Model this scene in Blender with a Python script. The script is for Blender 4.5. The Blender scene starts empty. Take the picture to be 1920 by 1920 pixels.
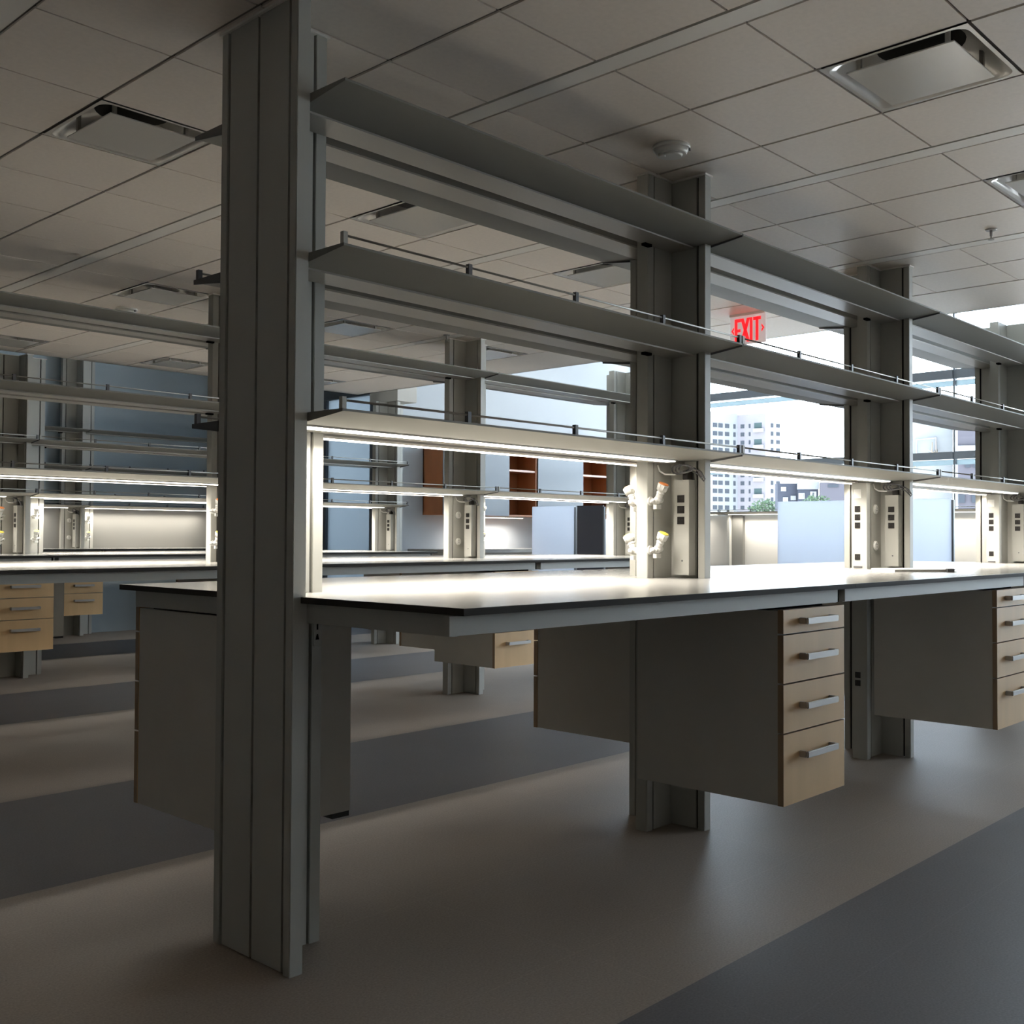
import bpy, bmesh, math, random
from mathutils import Vector, Matrix
random.seed(7)
C = bpy.context.scene.collection
scn = bpy.context.scene
R = math.radians

# ------------------------------------------------------------------ camera, sky, exposure
cam_d = bpy.data.cameras.new('camera'); cam = bpy.data.objects.new('camera', cam_d); C.objects.link(cam)
cam_d.sensor_fit = 'HORIZONTAL'; cam_d.sensor_width = 36.0
cam_d.lens = 2019.43 / 1920.0 * 36.0
cam_d.clip_start = 0.05; cam_d.clip_end = 3000
yaw, pitch, roll = R(43.1969), R(1.2764), R(0.2760)
fwd = Vector((math.cos(yaw)*math.cos(pitch), math.sin(yaw)*math.cos(pitch), math.sin(pitch)))
rgt = Vector((math.sin(yaw), -math.cos(yaw), 0)); upv = rgt.cross(fwd)
r2 = math.cos(roll)*rgt + math.sin(roll)*upv; u2 = -math.sin(roll)*rgt + math.cos(roll)*upv
M = Matrix((r2, u2, -fwd)).transposed().to_4x4(); M.translation = Vector((-1.5938, -2.2482, 1.1025))
cam.matrix_world = M
scn.camera = cam

SKY = 11.5
w = bpy.data.worlds.new('World'); scn.world = w; w.use_nodes = True
nt = w.node_tree; nt.nodes.clear()
wo = nt.nodes.new('ShaderNodeOutputWorld'); bg = nt.nodes.new('ShaderNodeBackground')
tc = nt.nodes.new('ShaderNodeTexCoord'); sx = nt.nodes.new('ShaderNodeSeparateXYZ'); rp = nt.nodes.new('ShaderNodeValToRGB')
mr = nt.nodes.new('ShaderNodeMapRange'); mr.inputs['From Min'].default_value = -1; mr.inputs['From Max'].default_value = 1
nt.links.new(tc.outputs['Generated'], sx.inputs[0]); nt.links.new(sx.outputs['Z'], mr.inputs[0]); nt.links.new(mr.outputs[0], rp.inputs[0])
e = rp.color_ramp.elements
e[0].position = 0.40; e[0].color = (1.95, 2.0, 2.05, 1); e[1].position = 0.5; e[1].color = (0.86, 0.95, 1.05, 1)
n = rp.color_ramp.elements.new(0.78); n.color = (0.74, 0.88, 1.05, 1)
nt.links.new(rp.outputs[0], bg.inputs[0]); bg.inputs[1].default_value = SKY
nt.links.new(bg.outputs[0], wo.inputs[0])

scn.view_settings.view_transform = 'Standard'; scn.view_settings.look = 'None'
scn.view_settings.gamma = 1.0; scn.view_settings.use_curve_mapping = False
scn.view_settings.exposure = 0.0
LED = 7.0; LEDW = 14.5
try:
    cy = scn.cycles; cy.max_bounces = 10; cy.diffuse_bounces = 6; cy.glossy_bounces = 4; cy.transparent_max_bounces = 12
    cy.transmission_bounces = 6; cy.caustics_reflective = False; cy.caustics_refractive = False; cy.sample_clamp_indirect = 6.0
except Exception: pass

# ------------------------------------------------------------------ materials
MATS = {}
def mat(name, col, rough=0.5, metal=0.0, spec=0.5, noise=None, emit=None, estr=0.0, bump=None):
    m = bpy.data.materials.new(name); m.use_nodes = True; t = m.node_tree; b = t.nodes['Principled BSDF']
    b.inputs['Base Color'].default_value = (*col, 1); b.inputs['Roughness'].default_value = rough
    b.inputs['Metallic'].default_value = metal; b.inputs['Specular IOR Level'].default_value = spec
    if noise:
        sc, amt, stretch = noise
        co = t.nodes.new('ShaderNodeTexCoord'); mp = t.nodes.new('ShaderNodeMapping'); mp.inputs['Scale'].default_value = stretch
        nz = t.nodes.new('ShaderNodeTexNoise'); nz.inputs['Scale'].default_value = sc; nz.inputs['Detail'].default_value = 4
        cr = t.nodes.new('ShaderNodeValToRGB')
        cr.color_ramp.elements[0].position = 0.3; cr.color_ramp.elements[1].position = 0.7
        cr.color_ramp.elements[0].color = (*[c*(1-amt) for c in col], 1); cr.color_ramp.elements[1].color = (*[min(1, c*(1+amt)) for c in col], 1)
        t.links.new(co.outputs['Object'], mp.inputs[0]); t.links.new(mp.outputs[0], nz.inputs[0]); t.links.new(nz.outputs[0], cr.inputs[0])
        t.links.new(cr.outputs[0], b.inputs['Base Color'])
        if bump:
            bp = t.nodes.new('ShaderNodeBump'); bp.inputs['Strength'].default_value = bump; bp.inputs['Distance'].default_value = 0.002
            t.links.new(nz.outputs[0], bp.inputs['Height']); t.links.new(bp.outputs[0], b.inputs['Normal'])
    if emit:
        b.inputs['Emission Color'].default_value = (*emit, 1); b.inputs['Emission Strength'].default_value = estr
    MATS[name] = m; return m

steel = mat('grey_painted_steel', (0.465, 0.46, 0.42), 0.5, noise=(3, 0.03, (1, 1, .2)))
shelfm = mat('grey_shelf_steel', (0.235, 0.23, 0.208), 0.55, spec=.2, noise=(3, 0.03, (.3, 1, 1)))
steel2 = mat('pale_aluminium', (0.42, 0.40, 0.36), 0.36, 0.25)
dark = mat('black_groove', (0.006, 0.0055, 0.005), 0.9, spec=0.0)
cabm = mat('charcoal_grey_cabinet_side', (0.60, 0.57, 0.51), 0.5, noise=(4, 0.04, (1, 1, 1)))
wood = mat('pale_maple_laminate', (0.67, 0.445, 0.225), 0.5, noise=(9, 0.07, (1, 1, .12)))
woode = mat('brown_edge_band', (0.34, 0.235, 0.14), 0.5)
brush = mat('brushed_nickel', (0.44, 0.42, 0.40), 0.4, 0.5)
topm = mat('pale_grey_worktop', (0.39, 0.378, 0.352), 0.20, noise=(40, 0.03, (1, 1, 1)))
tope = mat('dark_worktop_edge', (0.058, 0.054, 0.050), 0.6, spec=.04)
tilem = mat('ceiling_tile_white', (0.87, 0.79, 0.71), 0.55, noise=(60, 0.03, (1, 1, 1)), bump=.15)
teem = mat('ceiling_grid_white', (0.9, 0.86, 0.80), 0.5)
plenum = mat('ceiling_shadow_gap', (0.22, 0.20, 0.18), 0.8)
whitep = mat('white_paint', (0.41, 0.435, 0.46), 0.7, noise=(2, 0.015, (1, 1, 1)))
bluewall = mat('blue_grey_wall_paint', (0.36, 0.425, 0.47), 0.65, noise=(2, 0.03, (1, 1, 1)))
beige = mat('beige_painted_soffit', (0.50, 0.47, 0.42), 0.7)
plast = mat('white_plastic', (0.86, 0.845, 0.80), 0.35)
black = mat('black_plastic', (0.012, 0.010, 0.009), 0.35)
orange = mat('orange_ring', (0.62, 0.20, 0.05), 0.4)
yellow = mat('yellow_ring', (0.75, 0.62, 0.10), 0.4)
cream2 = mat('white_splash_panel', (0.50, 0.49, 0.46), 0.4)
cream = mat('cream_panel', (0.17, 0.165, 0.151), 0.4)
ledm = mat('warm_white_led', (1, 1, 1), 0.4, emit=(1.0, 0.93, 0.82), estr=LED)
redm = mat('red_exit_letters', (0.7, 0.02, 0.02), 0.4, emit=(1.0, 0.012, 0.02), estr=1.15)
signm = mat('exit_sign_face', (0.80, 0.76, 0.76), 0.4, emit=(1.0, .80, .82), estr=.28)
orwood = mat('orange_brown_veneer', (0.36, 0.135, 0.05), 0.4, noise=(6, 0.12, (1, 1, .15)))
pinkwood = mat('pale_shelf_edge', (0.75, 0.52, 0.44), 0.5)
glossw = mat('glossy_pale_blue_glass_front', (0.24, 0.265, 0.295), 0.22, spec=.2)
duct = mat('duct_black', (0.006, 0.006, 0.006), 0.9)
alu = mat('diffuser_white_metal', (0.66, 0.64, 0.60), 0.2, 0.15)
framed = mat('dark_window_frame', (0.20, 0.215, 0.235), 0.45)
frameb = mat('slate_frame', (0.055, 0.07, 0.09), 0.45)
paper = mat('white_paper', (0.85, 0.84, 0.80), 0.6)
greyb = mat('grey_clip', (0.10, 0.10, 0.105), 0.45)
slotm = mat('outlet_slot', (0.05, 0.045, 0.04), 0.5)
darkpanel = mat('dark_violet_grey_panel', (0.075, 0.075, 0.095), 0.3)

def mixmat(name, build):
    m = bpy.data.materials.new(name); m.use_nodes = True; t = m.node_tree; t.nodes.clear()
    o = t.nodes.new('ShaderNodeOutputMaterial'); t.links.new(build(t), o.inputs['Surface']); return m
def _frost(col, gl=0.06):
    def f(t):
        a = t.nodes.new('ShaderNodeBsdfTranslucent'); a.inputs[0].default_value = (*col, 1)
        d = t.nodes.new('ShaderNodeBsdfDiffuse'); d.inputs[0].default_value = (*[c*.6 for c in col], 1)
        g = t.nodes.new('ShaderNodeBsdfGlossy'); g.inputs['Roughness'].default_value = .12
        m1 = t.nodes.new('ShaderNodeMixShader'); m1.inputs[0].default_value = .25; t.links.new(a.outputs[0], m1.inputs[1]); t.links.new(d.outputs[0], m1.inputs[2])
        m2 = t.nodes.new('ShaderNodeMixShader'); m2.inputs[0].default_value = gl; t.links.new(m1.outputs[0], m2.inputs[1]); t.links.new(g.outputs[0], m2.inputs[2])
        return m2.outputs[0]
    return f
frost = mixmat('frosted_white_panel', _frost((0.88, 0.90, 0.95)))
frostblue = mixmat('frosted_blue_glass', _frost((0.275, 0.31, 0.335)))
frit = mixmat('pale_blue_frit_band', _frost((0.36, 0.41, 0.43), .03))
def _clear(t):
    a = t.nodes.new('ShaderNodeBsdfTransparent'); a.inputs[0].default_value = (0.93, 0.96, 0.97, 1)
    g = t.nodes.new('ShaderNodeBsdfGlossy'); g.inputs['Roughness'].default_value = .02
    fr = t.nodes.new('ShaderNodeFresnel'); fr.inputs[0].default_value = 1.25
    m = t.nodes.new('ShaderNodeMixShader'); t.links.new(fr.outputs[0], m.inputs[0]); t.links.new(a.outputs[0], m.inputs[1]); t.links.new(g.outputs[0], m.inputs[2])
    return m.outputs[0]
clear = mixmat('clear_glass', _clear)

def floor_material():
    m = bpy.data.materials.new('striped_sheet_floor'); m.use_nodes = True; t = m.node_tree; b = t.nodes['Principled BSDF']
    N = t.nodes.new; L = t.links.new
    co = N('ShaderNodeTexCoord'); s = N('ShaderNodeSeparateXYZ'); L(co.outputs['Object'], s.inputs[0])
    def math_(op, a, b_=None):
        n = N('ShaderNodeMath'); n.operation = op
        for i, v in enumerate((a, b_)):
            if v is None: continue
            if isinstance(v, (int, float)): n.inputs[i].default_value = v
            else: L(v, n.inputs[i])
        return n.outputs[0]
    y = math_('ADD', s.outputs['Y'], -1.11 + 3.05*10)
    fy = math_('MODULO', y, 3.05)
    strip = math_('LESS_THAN', fy, 1.20)
    n1 = N('ShaderNodeTexNoise'); n1.inputs['Scale'].default_value = 160; n1.inputs['Detail'].default_value = 3; L(co.outputs['Object'], n1.inputs[0])
    n2 = N('ShaderNodeTexNoise'); n2.inputs['Scale'].default_value = 1.1; n2.inputs['Detail'].default_value = 4; L(co.outputs['Object'], n2.inputs[0])
    mx = N('ShaderNodeMix'); mx.data_type = 'RGBA'; L(strip, mx.inputs[0])
    mx.inputs[6].default_value = (0.40, 0.338, 0.282, 1); mx.inputs[7].default_value = (0.185, 0.175, 0.178, 1)
    # speckle and large patches
    r1 = N('ShaderNodeMapRange'); r1.inputs['From Min'].default_value = .3; r1.inputs['From Max'].default_value = .7; r1.inputs['To Min'].default_value = .86; r1.inputs['To Max'].default_value = 1.12; L(n1.outputs[0], r1.inputs[0])
    r2_ = N('ShaderNodeMapRange'); r2_.inputs['From Min'].default_value = .3; r2_.inputs['From Max'].default_value = .7; r2_.inputs['To Min'].default_value = .93; r2_.inputs['To Max'].default_value = 1.06; L(n2.outputs[0], r2_.inputs[0])
    # dark flecks
    vo = N('ShaderNodeTexVoronoi'); vo.inputs['Scale'].default_value = 22; L(co.outputs['Object'], vo.inputs[0])
    fl = math_('GREATER_THAN', vo.outputs['Distance'], .05); fl2 = math_('MULTIPLY', fl, .3); fl3 = math_('ADD', fl2, .7)
    # seams of the sheet flooring
    sy = math_('MODULO', math_('ADD', s.outputs['Y'], 50.0 + 0.43), 0.61); q1 = math_('GREATER_THAN', sy, .0035)
    sxx = math_('MODULO', math_('ADD', s.outputs['X'], 50.0 + .62), 1.22); q2 = math_('GREATER_THAN', sxx, .0035)
    q = math_('MULTIPLY', q1, q2); q = math_('ADD', math_('MULTIPLY', q, -.10), 1.10)
    k = math_('MULTIPLY', math_('MULTIPLY', r1.outputs[0], r2_.outputs[0]), math_('MULTIPLY', fl3, q))
    hs = N('ShaderNodeHueSaturation'); L(k, hs.inputs['Value']); L(mx.outputs[2], hs.inputs['Color'])
    L(hs.outputs[0], b.inputs['Base Color'])
    b.inputs['Roughness'].default_value = .5; b.inputs['Specular IOR Level'].default_value = .22
    return m
floorm = floor_material()

# ------------------------------------------------------------------ helpers
class MB:
    def __init__(s): s.bm = bmesh.new(); s.mats = []
    def mi(s, m):
        if m not in s.mats: s.mats.append(m)
        return s.mats.index(m)
    def box(s, x0, x1, y0, y1, z0, z1, m=None):
        vs = [s.bm.verts.new((x, y, z)) for z in (z0, z1) for y in (y0, y1) for x in (x0, x1)]
        for f in ((0, 2, 3, 1), (4, 5, 7, 6), (0, 1, 5, 4), (2, 6, 7, 3), (0, 4, 6, 2), (1, 3, 7, 5)):
            fc = s.bm.faces.new([vs[i] for i in f])
            if m: fc.material_index = s.mi(m)
        return s
    def prism(s, pts, a, b, axis='X', m=None, capm=None):
        # profile (p,q) extruded along axis
        def P(p, q, t): return {'X': (t, p, q), 'Y': (p, t, q), 'Z': (p, q, t)}[axis]
        A = [s.bm.verts.new(P(p, q, a)) for p, q in pts]; B = [s.bm.verts.new(P(p, q, b)) for p, q in pts]
        n = len(pts); fs = []
        for i in range(n):
            fs.append(s.bm.faces.new((A[i], A[(i+1) % n], B[(i+1) % n], B[i])))
        c0 = s.bm.faces.new(A[::-1]); c1 = s.bm.faces.new(B)
        if m:
            for f in fs + [c0, c1]: f.material_index = s.mi(m)
        if capm: c0.material_index = s.mi(capm); c1.material_index = s.mi(capm)
        return s
    def cyl(s, p0, p1, r0, r1=None, seg=16, m=None, smooth=True):
        if r1 is None: r1 = r0
        p0, p1 = Vector(p0), Vector(p1); d = (p1-p0).normalized()
        a = d.orthogonal().normalized(); b = d.cross(a)
        r = [[], []]
        for i in range(seg):
            t = 2*math.pi*i/seg; o = math.cos(t)*a + math.sin(t)*b
            r[0].append(s.bm.verts.new(p0+o*r0)); r[1].append(s.bm.verts.new(p1+o*r1))
        for i in range(seg):
            f = s.bm.faces.new((r[0][i], r[0][(i+1) % seg], r[1][(i+1) % seg], r[1][i])); f.smooth = smooth
            if m: f.material_index = s.mi(m)
        for q in (r[0][::-1], r[1]):
            f = s.bm.faces.new(q)
            if m: f.material_index = s.mi(m)
        return s
    def ball(s, c, r, m=None):
        ret = bmesh.ops.create_uvsphere(s.bm, u_segments=14, v_segments=9, radius=r, matrix=Matrix.Translation(Vector(c)))
        for v in ret['verts']:
            for f in v.link_faces:
                f.smooth = True
                if m: f.material_index = s.mi(m)
        return s
    def tube(s, pts, r, seg=7, m=None):
        pts = [Vector(p) for p in pts]; rings = []; prev = None
        for i, p in enumerate(pts):
            d = (pts[min(i+1, len(pts)-1)] - pts[max(i-1, 0)]).normalized()
            a = d.orthogonal().normalized() if prev is None else (prev - d*prev.dot(d)).normalized()
            prev = a; b = d.cross(a)
            rings.append([s.bm.verts.new(p + r*(math.cos(2*math.pi*k/seg)*a + math.sin(2*math.pi*k/seg)*b)) for k in range(seg)])
        for i in range(len(rings)-1):
            for k in range(seg):
                f = s.bm.faces.new((rings[i][k], rings[i][(k+1) % seg], rings[i+1][(k+1) % seg], rings[i+1][k])); f.smooth = True
                if m: f.material_index = s.mi(m)
        s.bm.faces.new(rings[0][::-1]); s.bm.faces.new(rings[-1])
        return s
    def build(s, name, m=None, parent=None, bevel=0.0):
        bmesh.ops.recalc_face_normals(s.bm, faces=s.bm.faces)
        if bevel:
            bmesh.ops.bevel(s.bm, geom=[e_ for e_ in s.bm.edges if e_.calc_face_angle(0) > .6], offset=bevel, segments=2, affect='EDGES', clamp_overlap=True)
        me = bpy.data.meshes.new(name); s.bm.to_mesh(me); s.bm.free()
        if m and not s.mats: s.mats = [m]
        for k in s.mats: me.materials.append(k)
        o = bpy.data.objects.new(name, me); C.objects.link(o)
        if parent: o.parent = parent
        return o
def tag(o, label, cat, group=None, kind=None):
    if label: o['label'] = label
    if cat: o['category'] = cat
    if group: o['group'] = group
    if kind: o['kind'] = kind
    return o
def thing(name, label, cat, loc=(0, 0, 0), rot=0, group=None):
    o = bpy.data.objects.new(name, None); C.objects.link(o); o.empty_display_size = .1
    o.location = loc; o.rotation_euler = (0, 0, rot); return tag(o, label, cat, group)
def struct(name, mb, m=None, parent=None, label=None):
    o = mb.build(name, m, parent)
    if parent is None: o['kind'] = 'structure'
    if label: o['label'] = label
    return o
KIDS = {}
def dup(root, loc, rot, label, group=None):
    r = root.copy(); C.objects.link(r); r.location = loc; r.rotation_euler = (0, 0, rot); r['label'] = label
    if group: r['group'] = group
    for ch in root.children:
        c = ch.copy(); C.objects.link(c); c.parent = r
        for g in ch.children:
            d = g.copy(); C.objects.link(d); d.parent = c
    return r
PROTO = {}
def place(key, maker, loc, rot, label, group):
    if key not in PROTO:
        o = maker(); o.location = loc; o.rotation_euler = (0, 0, rot); o['label'] = label; o['group'] = group; PROTO[key] = o; return o
    return dup(PROTO[key], loc, rot, label, group)

H = 2.483; HI = 3.95; L = 1.862; ROW = 3.05
PI = math.pi

# ------------------------------------------------------------------ the room
struct('floor', MB().box(-5.5, 11.2, -6.6, 9.6, -0.05, 0), floorm)

# ceiling island with recessed grid
cb = MB()
XL = []   # tile spans along X
for k in range(-5, 4):
    c = 0.8735 + 1.336*k
    XL += [(c+.0415, c+.441), (c+.441, c+.883), (c+.883, c+1.2945)]
XMAX = 5.07
gapx, gapy = .0065, .0035
diff_cells = []
def hole(x0, y0):
    return any(abs(x0-a) < .05 and abs(y0-b) < .05 for a, b in diff_cells)
DX = [-0.0215, 1.3145, 2.6505, 3.9865]
for dx, kk in ((0, 2), (1, 2), (2, 2), (1, -3), (2, -3), (0, 7), (1, 7), (2, 7), (3, 7), (1, 12), (2, 12), (3, 12), (0, -3)):
    diff_cells.append((DX[dx], .142+.442*kk))
for (a, b) in XL:
    if a > 4.42: continue
    if a < -5.4: continue
    for j in range(-15, 14):
        y0 = .142+.442*j; y1 = y0+.442
        if y0 < -6.5: continue
        if y1 > 6.1: y1 = 6.1
        if hole(a, y0): continue
        cb.box(a+gapx, b-gapx, y0+gapy, y1-gapy, H, H+.012, tilem)
for k in range(-5, 3):
    c = 0.8735 + 1.336*k
    cb.box(c-.037, c+.037, -6.5, 6.1, H-.001, H+.012, teem)
for (a, b) in XL:      # grid bars seen inside the gaps, a few millimetres up
    if a > 4.45 or a < -5.4: continue
    cb.box(a-.011, a+.011, -6.5, 6.1, H+.006, H+.014, plenum)
for j in range(-15, 14):
    y0 = .142+.442*j
    if y0 > -6.5: cb.box(-5.4, 4.44, y0-.008, y0+.008, H+.006, H+.0135, plenum)
cb.box(4.44, XMAX, -6.5, 6.1, H, H+.02, tilem)          # plain strip at the window side
cb.box(XMAX-.02, XMAX, -6.5, 6.1, H, H+.35, teem)       # fascia
cb.box(-5.4, XMAX, 6.08, 6.1, H, H+.35, teem)
cb.box(-5.45, XMAX, -6.55, 6.1, H+.35, H+.37, plenum)
cb.box(-5.5, -5.4, -6.55, 6.1, H, H+.35, teem)
struct('ceiling', cb)
struct('ceiling', MB().box(-5.5, 11.2, -6.6, 9.6, HI, HI+.05), whitep)

struct('wall_back', MB().box(-5.5, 6.6, 9.42, 9.55, 0, HI), bluewall)
dimp = mat('grey_wall_paint', (0.36, 0.345, 0.315), 0.8)
struct('wall_left', MB().box(-5.6, -5.5, -6.6, 9.6, 0, HI), dimp)
struct('wall_near', MB().box(-5.5, 11.2, -6.7, -6.6, 0, HI), dimp)
struct('wall_inner', MB().box(6.5, 11.2, 7.2, 7.32, 0, HI), whitep)
# glazed wall that returns from the white wall to the back wall
mbw = MB(); mbw.box(6.5, 6.6, 7.2, 7.60, 0, HI).box(6.5, 6.6, 7.6, 9.42, 2.93, HI)
struct('wall_return', mbw, beige)
gw = bpy.data.objects.new('window_5', None); C.objects.link(gw); gw['kind'] = 'structure'
MB().box(6.50, 6.58, 7.60, 7.66, 0, 2.92).box(6.50, 6.58, 8.50, 8.60, 0, 2.76).box(6.50, 6.58, 9.30, 9.40, 0, 2.92).box(6.49, 6.58, 7.60, 9.40, 2.76, 2.92).build('window_frame', frameb, gw)
MB().box(6.535, 6.545, 7.66, 8.5, 0.0, 2.76).build('pane', frostblue, gw)
MB().box(6.535, 6.545, 8.6, 9.3, 0.0, 2.76).build('pane', frostblue, gw)
# window wall
struct('wall_window', MB().box(11.0, 11.2, -6.6, 7.2, 0, .78), whitep)
ys = [7.2, 5.96, 2.56, -0.84, -4.24, -6.6]
for i in range(5):
    a, b = ys[i+1], ys[i]
    if i == 4: nm = 'window_6'
    else: nm = 'window_%d' % (i+1)
    wd = bpy.data.objects.new(nm, None); C.objects.link(wd); wd['kind'] = 'structure'
    f = MB()
    f.box(11.0, 11.08, a, b, .78, .84).box(11.0, 11.08, a, b, HI-.05, HI)
    f.box(11.0, 11.08, b-.02, b, .84, HI-.05)
    f.box(10.98, 11.08, a, b-.02, 2.955, 3.06).box(10.98, 11.08, a, b-.02, 2.02, 2.105)
    f.build('window_frame', framed, wd)
    MB().box(11.045, 11.053, a, b-.02, 2.875, 2.94).build('frit_band', frit, wd)
    MB().box(11.045, 11.053, a, b-.02, 1.955, 2.015).build('frit_band', frit, wd)
    MB().box(11.058, 11.064, a, b-.02, .84, HI-.05).build('pane', clear, wd)

# ------------------------------------------------------------------ service columns
def make_column(top, left=True, trim=True):
    t = thing('service_column', '', 'column')
    MB().box(.012, .028, .004, .348, 0.004, top-.002).build('core', dark, t)
    for y0, y1 in ((0, .030), (.322, .352)):
        MB().box(0, .040, y0, y1, 0, top).build('edge_strip', steel, t, .0015)
    for y0, y1 in ((.0400, .1710), (.1810, .3120)):
        MB().box(.002, .038, y0, y1, 0.004, top-.001).build('face_panel', steel, t)
    MB().box(.041, .161, .152, .200, 0.002, top).build('web_panel', steel, t)
    MB().box(.158, .17, .165, .187, 0.004, top-.002).build('joint', dark, t)
    MB().box(.169, .204, .150, .202, 0, top).build('end_strip', steel, t, .0015)
    if left:
        MB().box(-.113, -.001, .152, .200, 0.002, top).build('web_panel', steel, t)
        MB().box(-.124, -.11, .165, .187, 0.004, top-.002).build('joint', dark, t)
        MB().box(-.158, -.121, .150, .202, 0, top).build('end_strip', steel, t, .0015)
    kp = MB().box(.1755, .1985, .1485, .1502, .800, .872).build('keyhole_plate', steel2, t)
    MB().box(.1845, .1895, .1480, .1487, .845, .860).prism([(.181, .818), (.193, .818), (.189, .833), (.185, .833)], .1480, .1487, 'Y').build('keyhole', dark, kp)
    if trim:
        m = MB(); g = .006; z0, z1 = top-.007, top-.0005
        m.box(-g, .040+g, -g, .352+g, z0, z1)
        m.box(.04, .204+g, .150-g, .202+g, z0, z1)
        if left: m.box(-.158-g, 0, .150-g, .202+g, z0, z1)
        m.build('ceiling_trim', teem, t)
    return t
ROWN = ['nearest bench', 'second bench', 'third bench', 'back wall bench']
COLN = ['left end', 'left bay and middle bay', 'middle bay and right bay', 'window end']
coll = {
 (0, 0): 'large dark grey floor to ceiling column in the foreground, at the left end of the nearest bench',
 (0, 1): 'grey gas tap column between left and middle bays of the nearest bench',
 (0, 2): 'grey round plate column between middle and right bays of the nearest bench',
 (0, 3): 'grey column at the window end of the nearest bench, cut by the right photo edge',
 (1, 1): 'grey column of the second bench mostly hidden just left of the large foreground column',
 (1, 2): 'grey column with round white plates between middle and right bays of the second bench',
 (1, 3): 'grey free-topped column at the window end of the second bench',
 (2, 1): 'grey column of the third bench near the left photo edge, between its left and middle bays',
 (2, 2): 'grey column between middle and right bays of the third bench',
 (2, 3): 'grey column at the window end of the third bench under a beige boxed soffit',
 (3, 2): 'tall grey column of the back wall bench rising above the ceiling edge at left',
 (3, 1): 'tall grey column between left and middle bays of the back wall bench',
 (3, 3): 'tall grey column at the right end of the back wall bench',
 (1, 0): 'grey column at the left end of the second bench', (2, 0): 'grey column at the left end of the third bench'}
COLS = {}
for r in range(4):
    for i in range(4):
        if (r, i) not in coll or (r, i) in ((2, 0), (3, 1)): continue
        top = H if i < 3 else 2.47
        if r == 3: top = HI
        left = i > 0
        trim = (i < 3 and r < 3)
        key = ('col', top, left, trim)
        o = place(key, lambda: make_column(top, left, trim), (i*L, r*ROW, 0), 0, coll[(r, i)], 'grey service columns of the lab benches')
        COLS[(r, i)] = o
# beige boxed soffit over the end column of the third bench
struct('trim_1', MB().box(5.55, 5.81, 6.06, 6.50, 2.4705, HI), beige)

# ------------------------------------------------------------------ shelves
def make_shelf(level):
    t = thing('bench_shelf', '', 'shelf')
    prof = [(-.14, 0), (-.14, -.006), (.042, -.025), (.150, -.025), (.150, 0)]
    prof2 = [(-.14, 0), (-.14, -.006), (-.003, -.0203), (-.003, 0)]
    m = MB(); m.prism(prof, .0445, 1.859); m.prism(prof2, 1.859, 1.8965); m.build('board', shelfm, t)
    cap = [(-.141, .0005), (-.141, -.007), (.042, -.027), (.1505, -.028), (.1505, .0005)]
    MB().prism(cap, .0415, .0445).build('end_cap', shelfm, t)
    MB().prism([(-.141, .0005), (-.141, -.012), (-.003, -.029), (-.003, .0005)], 1.8965, 1.9005).build('end_cap', greyb, t)
    if level < 2:
        MB().box(.046, 1.857, .044, .1485, -.0305, -.0249).build('support_rail', steel2, t)
        MB().box(.0415, .066, .130, .1488, -.040, -.0304).build('rail_clip', dark, t); MB().box(1.66, 1.702, .130, .1488, -.040, -.0304).build('rail_clip', dark, t)
    else:
        MB().box(.05, 1.857, .088, .1485, -.0325, -.0249).build('support_rail', steel2, t)
        b = MB().box(.05, 1.745, .044, .087, -.0300, -.0249).build('light_housing', steel2, t)
        MB().box(.056, 1.735, .046, .085, -.0335, -.0300).build('light_strip', ledm, b)
        ld = bpy.data.lights.new('strip_lamp', 'AREA'); ld.shape = 'RECTANGLE'; ld.size = 1.46; ld.size_y = .030
        ld.energy = LEDW; ld.color = (1.0, 0.94, 0.845); ld.spread = R(138)
        lo = bpy.data.objects.new('strip_lamp', ld); C.objects.link(lo); lo.parent = b; lo.location = (.80, .0655, -.0342)
    if level > 0:
        MB().cyl((.05, -.132, .0215), (1.89, -.132, .0215), .0032, seg=8).build('guard_rail', steel2, t)
        for x in (.049, .482, .942, 1.401, 1.888):
            MB().box(x-.0065, x+.0065, -.1385, -.1255, 0, .030).build('rail_post', steel if x == .049 else greyb, t)  # dark grey paints in the silhouetted look of all posts but the first
    return t
LV = [('plain top', 2.233), ('middle railed', 1.8226), ('lit lower', 1.414)]
BAY = ['left bay', 'middle bay', 'right bay']
for r in range(4):
    for i in range(3):
        for k, (nm, z) in enumerate(LV):
            for side in ((0, 1) if r < 3 else (0,)):
                lab = '%s grey shelf on the %s side, %s of the %s' % (nm, 'near' if side == 0 else 'far', BAY[i], ROWN[r])
                if side == 0: loc, rot = (i*L, r*ROW, z), 0
                else: loc, rot = (i*L+1.902, r*ROW+.352, z), PI
                place(('shelf', k), lambda: make_shelf(k), loc, rot, lab, 'grey shelves above the lab benches')

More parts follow.
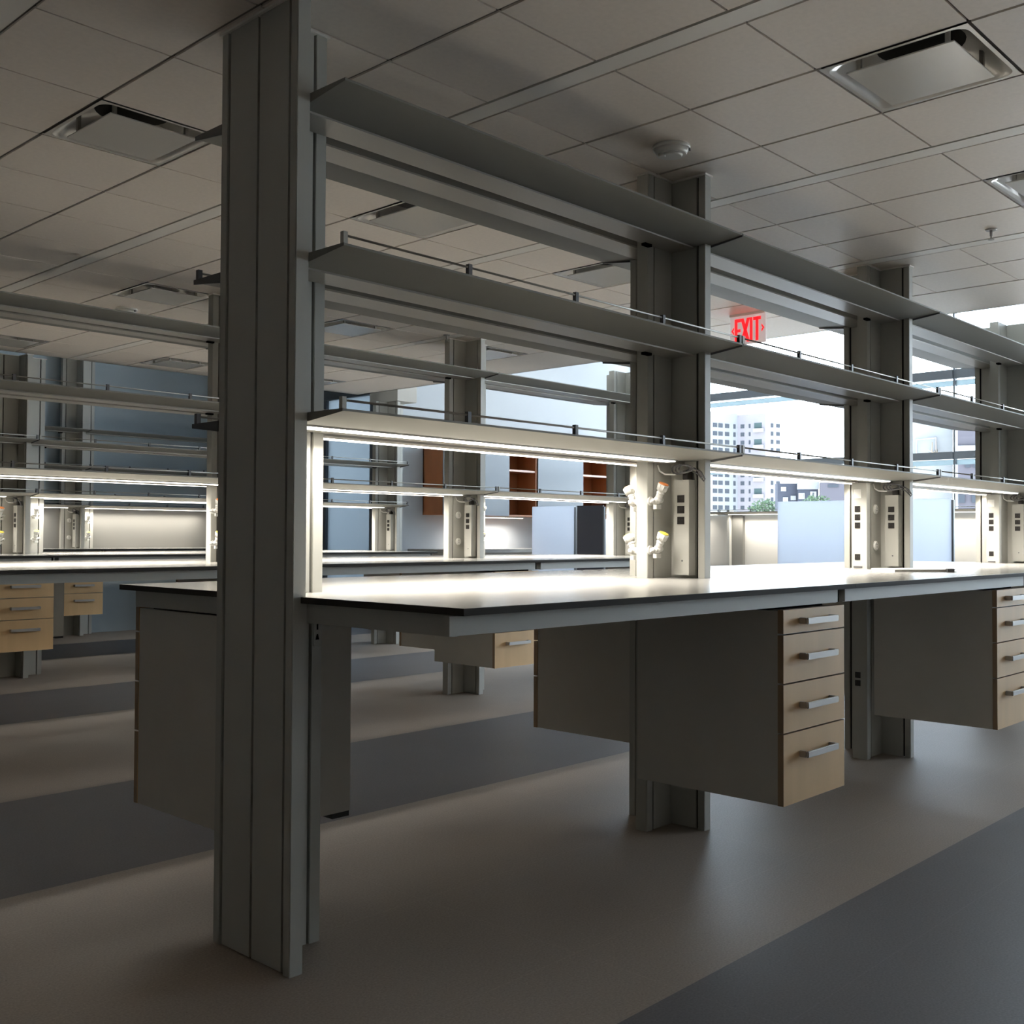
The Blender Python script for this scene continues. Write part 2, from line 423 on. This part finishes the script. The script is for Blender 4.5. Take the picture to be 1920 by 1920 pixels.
# ------------------------------------------------------------------ worktops, frames, cabinets
def make_top():
    t = thing('worktop', '', 'worktop')
    out = [(.023, -.59), (1.883, -.59), (1.883, -.002), (1.8605, -.002), (1.8605, .1485), (1.703, .1485), (1.703, .1755), (.2055, .1755), (.2055, .1485), (.0415, .1485), (.0415, -.002), (.023, -.002)]
    m = MB(); m.prism(out, .9300, .9455, 'Z', tope, None)
    m.build('slab', None, t)
    m = MB(); m.prism(out, .9455, .9465, 'Z', topm); m.build('top_surface', None, t)
    return t
def make_frame():
    t = thing('workbench', '', 'workbench')
    MB().box(.016, 1.824, -.553, -.533, .884, .9275).build('front_rail', steel, t)
    MB().box(.0425, .062, -.531, -.001, .880, .9297).build('side_arm', steel, t)
    MB().box(1.8395, 1.859, -.531, -.001, .880, .9297).build('side_arm', steel, t)
    MB().box(.21, 1.70, .120, .148, .885, .9297).build('rear_rail', steel, t)
    MB().box(1.826, 1.838, -.550, -.44, .884, .9297).build('dark_gap_fill', dark, t)  # black filler stands in for the shade in the gap between rails
    return t
def make_cab(foot=False):
    t = thing('drawer_cabinet', '', 'cabinet')
    x0, x1 = 1.431, 1.836
    MB().box(x0, x1, -.548, -.008, .268, .872).build('body', cabm, t)
    MB().box(x0+.02, x1-.02, -.50, -.05, .872, .9297).build('mounting_frame', dark, t)
    if foot: MB().box(x0+.002, x0+.065, -.10, -.010, .252, .268).build('foot_stop', black, t)
    zz = [.878, .799, .645, .491, .265]
    for k in range(4):
        a, b = zz[k+1]+.0025, zz[k]-.0025
        d = MB().box(x0-.002, x1+.002, -.569, -.549, a, b).build('drawer', None, t)
        d.data.materials.append(wood); d.data.materials.append(woode)
        for p in d.data.polygons:
            if abs(p.normal.x) > .5 or abs(p.normal.z) > .5: p.material_index = 1
        zc = b-.037 if k == 0 else b-.070
        h = MB(); hx0, hx1 = x0+.095, x0+.302
        h.box(hx0, hx1, -.603, -.594, zc-.010, zc+.010)
        h.box(hx0, hx0+.010, -.595, -.569, zc-.010, zc+.010).box(hx1-.010, hx1, -.595, -.569, zc-.010, zc+.010)
        h.build('handle', brush, d, .002)
    return t
BAYP = ['left bay', 'middle bay', 'right bay']
for r in range(4):
    for i in range(3):
        for side in ((0, 1) if r < 3 else (0,)):
            sn = 'near' if side == 0 else 'far'
            if side == 0: loc, rot = (i*L, r*ROW, 0), 0
            else: loc, rot = (i*L+1.902, r*ROW+.352, 0), PI
            place('top', make_top, loc, rot, 'pale glossy worktop with dark edge, %s side, %s of the %s' % (sn, BAYP[i], ROWN[r]), 'worktops of the lab benches')
            place('frame', make_frame, loc, rot, 'grey steel workbench under the worktop, %s side, %s of the %s' % (sn, BAYP[i], ROWN[r]), 'steel workbenches under the worktops')
            place(('cab', side), lambda: make_cab(side == 1), loc, rot, 'hanging maple front drawer cabinet, %s side, %s of the %s' % (sn, BAYP[i], ROWN[r]), 'drawer cabinets hung under the worktops')

# back panels under the lit shelves of the wall bench
for i in range(3):
    m = MB(); m.box(.206, 1.702, .182, .199, .9475, 1.388)
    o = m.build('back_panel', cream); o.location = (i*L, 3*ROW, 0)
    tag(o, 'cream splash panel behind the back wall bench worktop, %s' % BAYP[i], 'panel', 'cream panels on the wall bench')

# ------------------------------------------------------------------ service fittings
def make_power():
    t = thing('power_box', '', 'power outlet box')
    MB().box(-.046, -.0005, .040, .110, .958, 1.318).build('cover', steel, t, .001)
    for zc in (1.246, 1.205, 1.164):
        o = MB().box(-.0485, -.0455, .0605, .0915, zc-.0140, zc+.0140).build('outlet', black, t)
        MB().box(-.0488, -.0484, .0690, .0705, zc-.001, zc+.006).build('slot', slotm, o); MB().box(-.0488, -.0484, .0815, .083, zc-.001, zc+.006).build('slot', slotm, o)
    MB().cyl((-.0475, .070, 1.012), (-.0455, .070, 1.012), .0035, seg=10).build('screw', greyb, t)
    return t
def make_cables():
    t = thing('cable_bundle', '', 'cable')
    MB().box(-.040, -.008, .050, .074, 1.3185, 1.352).build('plug', black, t, .002)
    for k in range(3):
        pts = []
        for a in range(21):
            th = 2*PI*a/20 + k*.7
            pts.append((-.050-.007*k+.006*math.cos(th*2), .078-.016*k+(.040-.004*k)*math.cos(th), 1.358+(.018-.002*k)*math.sin(th)))
        MB().tube(pts, .0030).build('coiled_lead', greyb, t)
    for k in range(3):
        MB().tube([(-.036, .062, 1.352), (-.042, .030-.004*k, 1.362), (-.045, .002-.008*k, 1.352-.004*k), (-.045, -.014-.008*k, 1.330-.006*k), (-.043, -.012-.006*k, 1.322-.006*k), (-.041, .004, 1.338), (-.038, .03, 1.350)], .0028).build('coiled_lead', greyb, t)
    MB().tube([(-.03, .07, 1.354), (-.055, .10, 1.338), (-.075, .13, 1.340), (-.088, .145, 1.352), (-.095, .148, 1.375)], .0035).build('hanging_lead', plast, t)
    return t
def make_tap(ring):
    t = thing('gas_tap', '', 'gas tap')
    MB().cyl((0, 0, 0), (0, -.006, 0), .017, seg=20).cyl((0, -.006, 0), (0, -.030, 0), .010).build('mount', plast, t)
    MB().box(-.004, .026, -.034, -.018, -.030, -.013).cyl((.020, -.0342, -.0215), (.020, -.0355, -.0215), .003, seg=8).build('bracket', plast, t, .002)
    d = Vector((.004, -.42, .90)).normalized(); p = Vector((0, -.036, .004))
    MB().ball(p, .0155).cyl(p, p+d*.040, .0125, .0135, 18).cyl(p+d*.026, p+d*.030, .0150, .0150, 18).build('valve_body', plast, t)
    h = MB(); q = p+d*.038
    h.cyl(q, q+d*.026, .0180, .0205, 20)
    for k in range(8):
        a_ = d.orthogonal().normalized(); b_ = d.cross(a_); an = 2*PI*k/8; o_ = a_*math.cos(an)+b_*math.sin(an)
        h.cyl(q+o_*.0170+d*.002, q+o_*.0195+d*.025, .0028, .0032, 6)
    hd = h.build('handle', plast, t)
    MB().cyl(q+d*.026, q+d*.029, .0195, .0180, 20).build('colour_ring', ring, hd)
    MB().cyl((0, -.036, .003), (-.026, -.038, -.001), .0115, .0075).cyl((-.026, -.038, -.001), (-.052, -.039, -.004), .0070, .0028).build('nozzle', plast, t)
    MB().cyl((.006, -.032, .002), (.026, -.028, .003), .0055).ball((.033, -.027, .004), .0105).build('side_knob', plast, t)
    return t
def make_plate():
    t = thing('round_plate', '', 'wall plate')
    MB().cyl((0, 0, 0), (0, -.005, 0), .025, seg=28).cyl((0, -.005, 0), (0, -.009, 0), .0215, .019, seg=28).build('disc', plast, t)
    MB().cyl((0, -.009, .006), (0, -.0098, .006), .003, seg=10).cyl((0, -.009, -.006), (0, -.0098, -.006), .003, seg=10).build('screw', greyb, t)
    return t
def make_raceway():
    t = thing('cable_raceway', '', 'raceway')
    MB().box(-.196, -.1595, .136, .214, .0, 1.378).build('cover', steel, t, .0015)
    for zc in (1.246, 1.205, 1.164, 1.006, .417, .377):
        o = MB().box(-.1985, -.1955, .1705, .1985, zc-.0145, zc+.0145).build('outlet', black, t)
        MB().box(-.1988, -.1984, .1775, .179, zc-.001, zc+.006).build('slot', slotm, o); MB().box(-.1988, -.1984, .190, .1915, zc-.001, zc+.006).build('slot', slotm, o)
    MB().box(-.1975, -.1955, .165, .205, 1.30, 1.345).build('label_plate', plast, t)
    MB().box(-.199, -.1955, .16, .205, .952, .960).build('slot_vent', greyb, t)
    return t
FIT = [(0, 1), (0, 2), (0, 3), (1, 1), (1, 2), (1, 3), (2, 1), (2, 2), (2, 3), (3, 2)]
WHERE = {(0, 1): 'gas tap column of the nearest bench', (0, 2): 'round plate column of the nearest bench', (0, 3): 'column at the right photo edge',
         (1, 1): 'second bench column behind the foreground column', (1, 2): 'middle column of the second bench', (1, 3): 'window end column of the second bench',
         (2, 1): 'third bench column at left photo edge', (2, 2): 'middle column of the third bench', (2, 3): 'window end column of the third bench', (3, 2): 'tall column of the back wall bench'}
for (r, i) in FIT:
    x, y = i*L, r*ROW; wh = WHERE[(r, i)]
    if (r, i) != (1, 1):
        place('power', make_power, (x, y, 0), 0, 'pale power box with three black outlets on the %s' % wh, 'power boxes on the columns')
        place('cables', make_cables, (x, y, 0), 0, 'black plug and coiled leads above the power box, %s' % wh, 'coiled leads above the power boxes')
    if i == 1 or r == 0 and i == 3:
        for z, ring, zn, rn in ((1.236, orange, 'upper', 'orange'), (1.052, yellow, 'lower', 'yellow')):
            if r == 0 and i == 3: continue
            place(('tap', rn), lambda: make_tap(ring), (x-.143, y+.150, z), 0, '%s white %s ringed gas tap, %s' % (zn, rn, wh), 'white gas taps on the columns')
            if r == 0:
                o = place(('tap', rn), lambda: make_tap(ring), (x-.125, y+.202, z-.008), PI, '%s white gas tap, far side of the %s' % (zn, wh), 'white gas taps on the columns')
    if i == 2:
        for z, zn in ((1.247, 'upper'), (1.062, 'lower')):
            place('plate', make_plate, (x-.066, y+.1515, z), 0, '%s round white blank plate on the %s' % (zn, wh), 'round white plates on the columns')
    if r > 0 and i in (1, 2):
        for z, ring, zn, rn in ((1.247, yellow, 'upper', 'yellow'), (1.062, yellow, 'lower', 'yellow')):
            place(('tap', rn), lambda: make_tap(ring), (x+.125, y+.151, z), 0, '%s white gas tap, right face of the %s' % (zn, wh), 'white gas taps on the columns')
for (r, i) in ((0, 2), (0, 3)):
    place('raceway', make_raceway, (i*L, r*ROW, 0), 0, 'tall pale cable raceway with black outlets on the %s' % WHERE[(r, i)], 'raceways on the columns')

# folder lying on the worktop
t = thing('binder', 'white binder lying flat on the nearest bench worktop by the round plate column', 'binder', (3.36, -.17, .9466), R(-38))
MB().box(-.15, .15, -.11, .11, 0, .002).box(-.15, .15, -.11, .11, .010, .012).box(-.153, -.15, -.11, .11, 0, .012).build('cover', paper, t)
MB().box(-.148, .135, -.100, .100, .002, .010).build('pages', paper, t)
MB().box(.10, .135, -.120, -.104, .0, .016).build('clip', greyb, t)
o = MB().box(-.15, .15, -.105, .105, 0, .0015).build('white_sheet', paper); o.location = (2.99, 0.05, .9466); o.rotation_euler = (0, 0, R(20))
tag(o, 'white paper sheet on the nearest bench worktop in front of the round plate column', 'paper')
o = MB().box(-.2, .2, -.105, .105, 0, .0012).build('white_sheet', paper); o.location = (1.98, 2.85, .9466); o.rotation_euler = (0, 0, R(6))  # thin flat white slab on the second bench worktop
tag(o, 'thin white sheet on the second bench worktop beside the large foreground column', 'paper')

# ------------------------------------------------------------------ ceiling fittings
def make_diffuser():
    t = thing('air_diffuser', '', 'air diffuser')
    s = .4415; hw = s/2
    m = MB()
    # square lip with a dished, rounded recess
    def ring(h, r, z, n=6):
        out = []
        for (sx_, sy_, a0) in ((1, 1, 0), (-1, 1, 90), (-1, -1, 180), (1, -1, 270)):
            for k in range(n+1):
                a = R(a0 + 90*k/n)
                out.append((sx_*(h-r)+r*math.cos(a), sy_*(h-r)+r*math.sin(a), z))
        return out
    rings = [ring(hw-.005, .001, -.001), ring(hw-.017, .040, -.001), ring(hw-.026, .055, .012), ring(hw-.044, .07, .042), ring(hw-.075, .08, .070), ring(.115, .114, .085)]
    vr = [[m.bm.verts.new(p) for p in q] for q in rings]
    nn = len(vr[0])
    for a in range(len(vr)-1):
        for k in range(nn):
            f = m.bm.faces.new((vr[a][k], vr[a][(k+1) % nn], vr[a+1][(k+1) % nn], vr[a+1][k])); f.smooth = a > 0
    m.build('frame', alu, t)
    MB().cyl((0, 0, .080), (0, 0, .20), .125, seg=28).build('duct_collar', duct, t)
    MB().box(-.158, .158, -.158, .158, -.011, -.007).build('plaque', alu, t, .001)
    for a, b in ((.13, .13), (-.13, .13), (.13, -.13), (-.13, -.13)):
        MB().box(a-.006, a+.006, b-.006, b+.006, -.0071, .075).build('hanger', steel2, t)
    return t
DL = {(0, 2): 'left of the large column near its top', (1, 2): 'seen below the top shelf of the left bay', (2, 2): 'seen below the top shelf beside the gas tap column',
      (1, -3): 'largest one, at the top right of the photo', (2, -3): 'cut by the right photo edge', (0, 7): 'above the second bench left bay', (1, 7): 'beside the left smoke detector',
      (2, 7): 'just right of the large column below middle shelf', (3, 7): 'above the second bench middle column', (1, 12): 'over the third bench at the left photo edge',
      (2, 12): 'farthest one left of the large column', (3, 12): 'over the third bench right bay', (0, -3): 'above and behind the photographer'}
for (dx, kk), lb in DL.items():
    if (dx, kk) == (0, -3): pass
    place('diff', make_diffuser, (DX[dx]+.2205, .142+.442*kk+.221, H), 0, 'square white plaque ceiling air diffuser, %s' % lb, 'square air diffusers in the ceiling')
def make_smoke():
    t = thing('smoke_detector', '', 'smoke detector')
    MB().cyl((0, 0, 0), (0, 0, -.012), .066, .066, 32).build('base', plast, t)
    MB().cyl((0, 0, -.012), (0, 0, -.030), .060, .052, 32).cyl((0, 0, -.030), (0, 0, -.036), .040, .034, 32).build('cap', plast, t)
    MB().cyl((-.03, .02, -.030), (-.03, .02, -.040), .014, .012, 18).build('test_button', plast, t)
    MB().box(.02, .028, -.062, -.058, -.022, -.014).build('indicator', greyb, t)
    return t
place('smoke', make_smoke, (1.546, -.066, H), 0, 'round white smoke detector on the ceiling above the nearest bench', 'smoke detectors')
place('smoke', make_smoke, (1.575, 3.977, H), 0, 'round white smoke detector on the ceiling left of the large column', 'smoke detectors')
def make_spr():
    t = thing('sprinkler', '', 'sprinkler')
    MB().cyl((0, 0, 0), (0, 0, -.006), .026, .022, 24).build('escutcheon', brush, t)
    MB().cyl((0, 0, -.006), (0, 0, -.030), .006).cyl((0, 0, -.046), (0, 0, -.048), .013, seg=16).cyl((-.006, 0, -.030), (-.004, 0, -.046), .002, seg=6).cyl((.006, 0, -.030), (.004, 0, -.046), .002, seg=6).build('head', brush, t)
    return t
place('spr', make_spr, (3.355, -.53, H), 0, 'small metal sprinkler head on the ceiling at the right, below the two diffusers', 'sprinkler heads')
place('spr', make_spr, (3.475, 3.134, H), 0, 'small metal sprinkler head on the ceiling by the second bench middle column', 'sprinkler heads')

# exit sign, faces the photographer (-X); u runs to -Y
t = thing('exit_sign', 'red EXIT sign with arrows hanging from the ceiling beyond the gas tap column', 'exit sign', (4.20, 1.342, H))
MB().box(.0, .045, -.246, 0, -.014, -.0005).build('ceiling_canopy', teem, t)
MB().box(.012, .022, -.246, 0, -.192, -.014).build('face_plate', signm, t)
def uv(u, v): return (-u, v)
m = MB(); x0, x1 = .0095, .0122
def bar(u0, u1, v0, v1): m.box(x0, x1, -u1, -u0, v0, v1)
def diag(u0, v0, u1, v1, wd):
    m.prism([(-u0+wd/2, v0), (-u0-wd/2, v0), (-u1-wd/2, v1), (-u1+wd/2, v1)], x0, x1, 'X')
zb, zt = -.176, -.030
bar(.032, .050, zb, zt); bar(.05, .076, zt-.020, zt); bar(.05, .072, -.112, -.094); bar(.05, .076, zb, zb+.020)
diag(.084, zt, .128, zb, .021); diag(.128, zt, .084, zb, .021)
bar(.138, .156, zb, zt)
bar(.162, .214, zt-.020, zt); bar(.179, .197, zb, zt)
m.build('letters', redm, t)
m = MB()
m.prism([(-.008, -.102), (-.026, -.078), (-.026, -.094), (-.018, -.102), (-.026, -.110), (-.026, -.126)], x0, x1, 'X')
m.prism([(-.238, -.102), (-.220, -.078), (-.220, -.094), (-.228, -.102), (-.220, -.110), (-.220, -.126)], x0, x1, 'X')
m.build('arrows', redm, t)

# ------------------------------------------------------------------ far side of the room
def cabinet_upper(x0, x1, fills, label):
    # fills: list of (a,b,'door'|'open')
    t = thing('wall_cabinet', label, 'wall cabinet', (x0, 7.2, 1.345))
    Wd = x1-x0; D = .34; Hh = .80
    b = MB(); b.box(0, Wd, -D, -.001, 0, .018).box(0, Wd, -D, -.001, Hh-.018, Hh).box(0, .018, -D, -.001, .018, Hh-.018).box(Wd-.018, Wd, -D, -.001, .018, Hh-.018).box(0, Wd, -.018, -.001, .018, Hh-.018)
    for a, bb, k in fills[:-1]: b.box(bb-.009, bb+.009, -D, -.018, .018, Hh-.018)
    b.build('carcass', orwood, t)
    for a, bb, k in fills:
        if k == 'door':
            MB().box(a+.002, bb-.002, -D-.018, -D-.001, .002, Hh-.002).build('door', glossw, t)
        else:
            for z in (.24, .56):
                s = MB(); s.box(a+.010, bb-.010, -D+.02, -.018, z, z+.018, orwood).box(a+.010, bb-.010, -D+.012, -D+.02, z-.003, z+.021, pinkwood); s.build('shelf', None, t)
    return t
cabinet_upper(6.93, 7.35, [(0, .42, 'door')], 'wall cabinet with brown side, left end of the upper cabinets on the white wall')
cabinet_upper(7.36, 8.56, [(0, .68, 'door'), (.68, 1.2, 'open')], 'wall cabinet with pale door and open brown shelves, middle of the white wall')
cabinet_upper(8.57, 10.4, [(0, .90, 'door'), (.90, 1.50, 'open'), (1.5, 1.83, 'door')], 'wall cabinet nearest the window with pale door and open brown shelves')
t = thing('under_cabinet_light', 'bright light strip under the middle wall cabinet on the white wall', 'light', (7.45, 6.93, 1.3445))
MB().box(0, .95, 0, .05, -.02, 0).build('housing', steel2, t); MB().box(.01, .94, .005, .045, -.024, -.02).build('diffuser', ledm, t)
ld = bpy.data.lights.new('cabinet_lamp', 'AREA'); ld.shape = 'RECTANGLE'; ld.size = .93; ld.size_y = .03; ld.energy = 14; ld.color = (1, .93, .84); ld.spread = R(150)
lo = bpy.data.objects.new('cabinet_lamp', ld); C.objects.link(lo); lo.parent = t; lo.location = (.475, .025, -.025)
# counter below the cabinets
t = thing('wall_counter', 'pale counter below the cabinets on the white wall', 'counter', (6.7, 7.2, 0))
MB().box(0, 2.6, -.62, -.001, .905, .9465).build('top', topm, t); MB().box(.02, 2.58, -.58, -.001, .10, .905).build('base', cabm, t); MB().box(.05, 2.55, -.52, -.03, 0, .10).build('plinth', dark, t)
# desk partitions in front of the window
def partition(y0, y1, m, label, cat='partition'):
    t = thing('desk_partition', label, cat, (8.0, (y0+y1)/2, 0)); h = (y1-y0)/2
    MB().box(-.008, .008, -h+.02, h, .06, 1.455).build('panel', m, t)
    MB().box(-.012, .012, -h, -h+.02, 0, 1.44).build('edge_post', framed, t)
    MB().box(-.012, .012, -h+.02, h, .0, .06).build('foot_rail', framed, t)
partition(5.74, 6.42, frost, 'pale frosted desk partition beside the dark panel, seen beyond the second bench')
partition(5.32, 5.72, darkpanel, 'dark grey desk partition panel seen beyond the second bench')
partition(2.40, 3.14, frost, 'large bright frosted desk partition in front of the window, left of the round plate column')
partition(1.41, 2.15, frost, 'bright frosted desk partition in front of the window, right of the round plate column')
# low lit bench at the window (turned to face the room)
def make_upright():
    t = thing('bench_upright', '', 'bench upright')
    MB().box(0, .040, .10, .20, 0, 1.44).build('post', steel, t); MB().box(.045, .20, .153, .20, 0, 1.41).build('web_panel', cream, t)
    return t
WX = 10.05
for i in range(3):
    yb = 6.93 - i*L
    wl = ['nearest the white wall', 'second from the white wall', 'third from the white wall'][i]
    place(('shelf', 2), None, (WX, yb, 1.414), -PI/2, 'lit lower grey shelf of the window bench, bay %s' % wl, 'grey shelves above the lab benches')
    place('top', None, (WX, yb, -.21), -PI/2, 'pale worktop of the window bench, bay %s' % wl, 'worktops of the lab benches')
    place('frame', None, (WX, yb, -.21), -PI/2, 'grey steel workbench at the window, bay %s' % wl, 'steel workbenches under the worktops')
    place('upr', make_upright, (WX, yb, 0), -PI/2, 'short pale upright of the window bench, bay %s' % wl, 'uprights of the window bench')
    o = MB().box(.0, 1.855, .203, .216, .7375, 1.38).build('back_panel', cream2); o.location = (WX, yb, 0); o.rotation_euler = (0, 0, -PI/2)
    tag(o, 'cream splash panel of the window bench, bay %s' % wl, 'panel', 'cream panels on the window bench')

# ------------------------------------------------------------------ outside
brickp = mat('pale_pink_brick', (0.062, 0.058, 0.066), 0.8, noise=(.3, .05, (1, 1, 1)))
whiteb = mat('white_render', (0.066, 0.069, 0.074), 0.8)
winm = mat('dark_window_glass', (0.021, 0.024, 0.029), 0.5, spec=.02)
balm = mat('pale_balcony', (0.072, 0.076, 0.08), 0.6)
tealm = mat('teal_balcony_glass', (0.022, 0.032, 0.033), 0.5, spec=.02)
slateb = mat('slate_blue_siding', (0.021, 0.023, 0.030), 0.8, spec=.02, noise=(1, .06, (1, 1, 4)))
lilac = mat('lilac_grey_siding', (0.036, 0.0345, 0.041), 0.8, spec=.05)
leafm = mat('pale_green_leaves', (0.042, 0.060, 0.036), 0.8, spec=.05, noise=(2, .3, (1, 1, 1)))
barkm = mat('bark', (0.12, 0.09, 0.06), 0.9)
CP = Vector((-1.5938, -2.2482, 1.1025))
def ang(px): return yaw - math.atan((px-960)/2019.43)
def at(px, py, dist):
    d = fwd + r2*((px-960)/2019.43) - u2*((py-960)/2019.43); d = d/ math.hypot(d.x, d.y)
    return CP + d*dist
def facade(parent, name, p0, p1, z0, z1, depth, m):
    # wall slab whose front runs p0->p1 (seen from the room), thickness goes away from the viewer
    d = Vector((p1.x-p0.x, p1.y-p0.y, 0)); n_ = Vector((-d.y, d.x, 0)).normalized()
    mid = (p0+p1)/2
    if n_.dot(Vector((mid.x-CP.x, mid.y-CP.y, 0))) < 0: n_ = -n_
    o = bpy.data.objects.new(name, None)
    b = MB(); ln = d.length
    b.box(0, ln, 0, depth, z0, z1)
    o = b.build(name, m, parent)
    ex = d.normalized()
    o.matrix_local = Matrix(((ex.x, n_.x, 0, p0.x), (ex.y, n_.y, 0, p0.y), (0, 0, 1, 0), (0, 0, 0, 1)))
    return o, ln
def wins(parent, rows, size, m, depth=.25, name='window'):
    me = None
    for (u, z) in rows:
        if me is None:
            o = MB().box(-size[0]/2, size[0]/2, -.12, .02, -size[1]/2, size[1]/2).build(name, m, parent); me = o.data
        else:
            o = bpy.data.objects.new(name, me); C.objects.link(o); o.parent = parent
        o.location = (u, 0, z)
D1 = 420.0
b1 = thing('apartment_building', 'tall pale apartment block with balconies seen through the window', 'building')
k = D1/2019.43*1.03
pA, pB, pC, pD = at(1322, 900, D1-9), at(1383, 900, D1+2), at(1435, 900, D1-2.5), at(1463, 900, D1+2)
zt = 48.5
fa, la = facade(b1, 'wing_wall', pA, pB, -12, zt, 6, whiteb)
fb, lb_ = facade(b1, 'wing_wall', pB, pC, -12, zt-.5, 4, brickp)
fc, lc = facade(b1, 'wing_wall', pC, pD, -12, zt-.5, 4, brickp)
fl = 3.12
zr = [zt-5.0-fl*q for q in range(12)]
wins(fa, [(u, z) for z in zr for u in (la*.30, la*.47, la*.67)], (2.1, 1.6), winm)
wins(fa, [(la*.90, z) for z in zr], (1.1, 1.7), winm)
wins(fb, [(u, z) for z in zr for u in (lb_*.18, )], (1.5, 1.5), winm)
wins(fb, [(lb_*.44, z) for z in zr], (.7, 1.5), winm)
wins(fb, [(lb_*.74, z) for z in zr[::2]], (3.0, 2.0), tealm)
wins(fc, [(lc*.45, z) for z in zr], (1.1, 1.5), winm)
wins(fc, [(lc*.85, z) for z in zr], (1.6, 1.3), winm)
me = None
for z in zr[::2]:
    o = MB().box(lb_*.60, lb_*.95, -1.2, -.15, z-2.6, z-1.2).build('balcony', balm, fb)
def house(name, px0, px1, ytop, dist, m, label, skew=0, cat='house', roof=True):
    p0, p1 = at(px0, 900, dist-skew), at(px1, 900, dist+skew)
    zt_ = at((px0+px1)/2, ytop, dist).z
    t = thing(name, label, cat)
    f, ln = facade(t, 'front_wall', p0, p1, -6, zt_, 2.2, m)
    return t, f, ln, zt_
h, f, ln, z = house('house', 1458, 1494.5, 906, 150, slateb, 'slate blue grey house seen above the frosted partition, beside the apartment block', .2)
wins(f, [(ln*.4, z-2.2), (ln*.8, z-2.0), (ln*.3, z-.8)], (.7, .6), balm)
h, f, ln, z = house('house', 1496, 1534.5, 902, 149, slateb, 'slate house with white trimmed upper floor seen above the frosted partition', .1)
MB().box(-.1, ln+.1, -.25, 0, z-1.1, z+.1).build('upper_band', whiteb, f)
wins(f, [(ln*.6, z-.6)], (.8, .35), winm); wins(f, [(ln*.18, z-2.0), (ln*.75, z-1.8)], (.8, .8), balm); wins(f, [(ln*.18+.2, z-2.0), (ln*.75, z-1.8)], (.22, .5), winm, name='pane')
h, f, ln, z = house('house', 1538, 1592, 904, 148, lilac, 'lilac grey house seen left of the round plate column', .1)
wins(f, [(ln*.45, z-.5)], (1.3, .4), winm)
# nearer white commercial building
h, f, ln, z = house('commercial_building', 1690, 1787, 740, 60, balm, 'white walled building with rooftop pipes seen right of the round plate column', 0, 'building')
g = MB(); g.tube([(ln*.30, -.2, 5.2), (ln*.30, -.2, 6.2), (ln*.68, -.2, 6.3), (ln*.68, -.2, 5.6)], .05); g.build('pipe', greyb, f)
g = MB()
for a in range(9):
    g.tube([(ln*.66, -.2, 4.9), (ln*.66+random.uniform(-.25, .3), -.25, 5.3+random.random()*.4), (ln*.66+random.uniform(-.4, .45), -.3, 5.0+random.random()*1.3)], .025)
for a in range(6):
    g.tube([(ln*.27, -.2, 4.7), (ln*.27+random.uniform(-.2, .2), -.25, 5.1), (ln*.27+random.uniform(-.3, .3), -.3, 4.8+random.random()*.7)], .025)
g.build('climbing_plant', barkm, f)
h, f, ln, z = house('commercial_building', 1788, 1900, 780, 58, lilac, 'lilac grey building with dark windows at the right side of the window view', 0, 'building')
wins(f, [(ln*.10+q*ln*.30, at(1800, 935, 58).z) for q in range(3)], (.5, .42), winm)
wins(f, [(ln*.24+q*ln*.14, at(1800, 872, 58).z) for q in range(4)], (.22, .28), winm)
MB().box(0, ln, -.15, 0, at(1800, 846, 58).z-.05, at(1800, 836, 58).z).build('ledge', balm, f)
# trees
def tree(px, py, dist, rad, label):
    p = at(px, py, dist); t = thing('tree', label, 'tree', (p.x, p.y, -6))
    MB().cyl((0, 0, 0), (0, 0, p.z+6-rad*.3), .35, .2, 10).build('trunk', barkm, t)
    m = MB()
    for q in range(420):
        th, ph, rr = random.random()*2*PI, math.acos(random.uniform(-1, 1)), rad*(random.random()**.35)
        c = Vector((rr*math.sin(ph)*math.cos(th)*1.35, rr*math.sin(ph)*math.sin(th)*1.35, p.z+6+rr*math.cos(ph)*.8))
        a = Vector((random.uniform(-1, 1), random.uniform(-1, 1), random.uniform(-1, 1))).normalized()*rad*.13; b = a.orthogonal().normalized()*rad*.13
        m.bm.faces.new([m.bm.verts.new(c+v) for v in (a, b, -a, -b)])
    m.build('foliage', leafm, t)
tree(1436, 956, 200, 2.4, 'light green tree at the foot of the apartment block')
tree(1532, 944, 135, 1.3, 'light green tree in front of the white trimmed slate house')
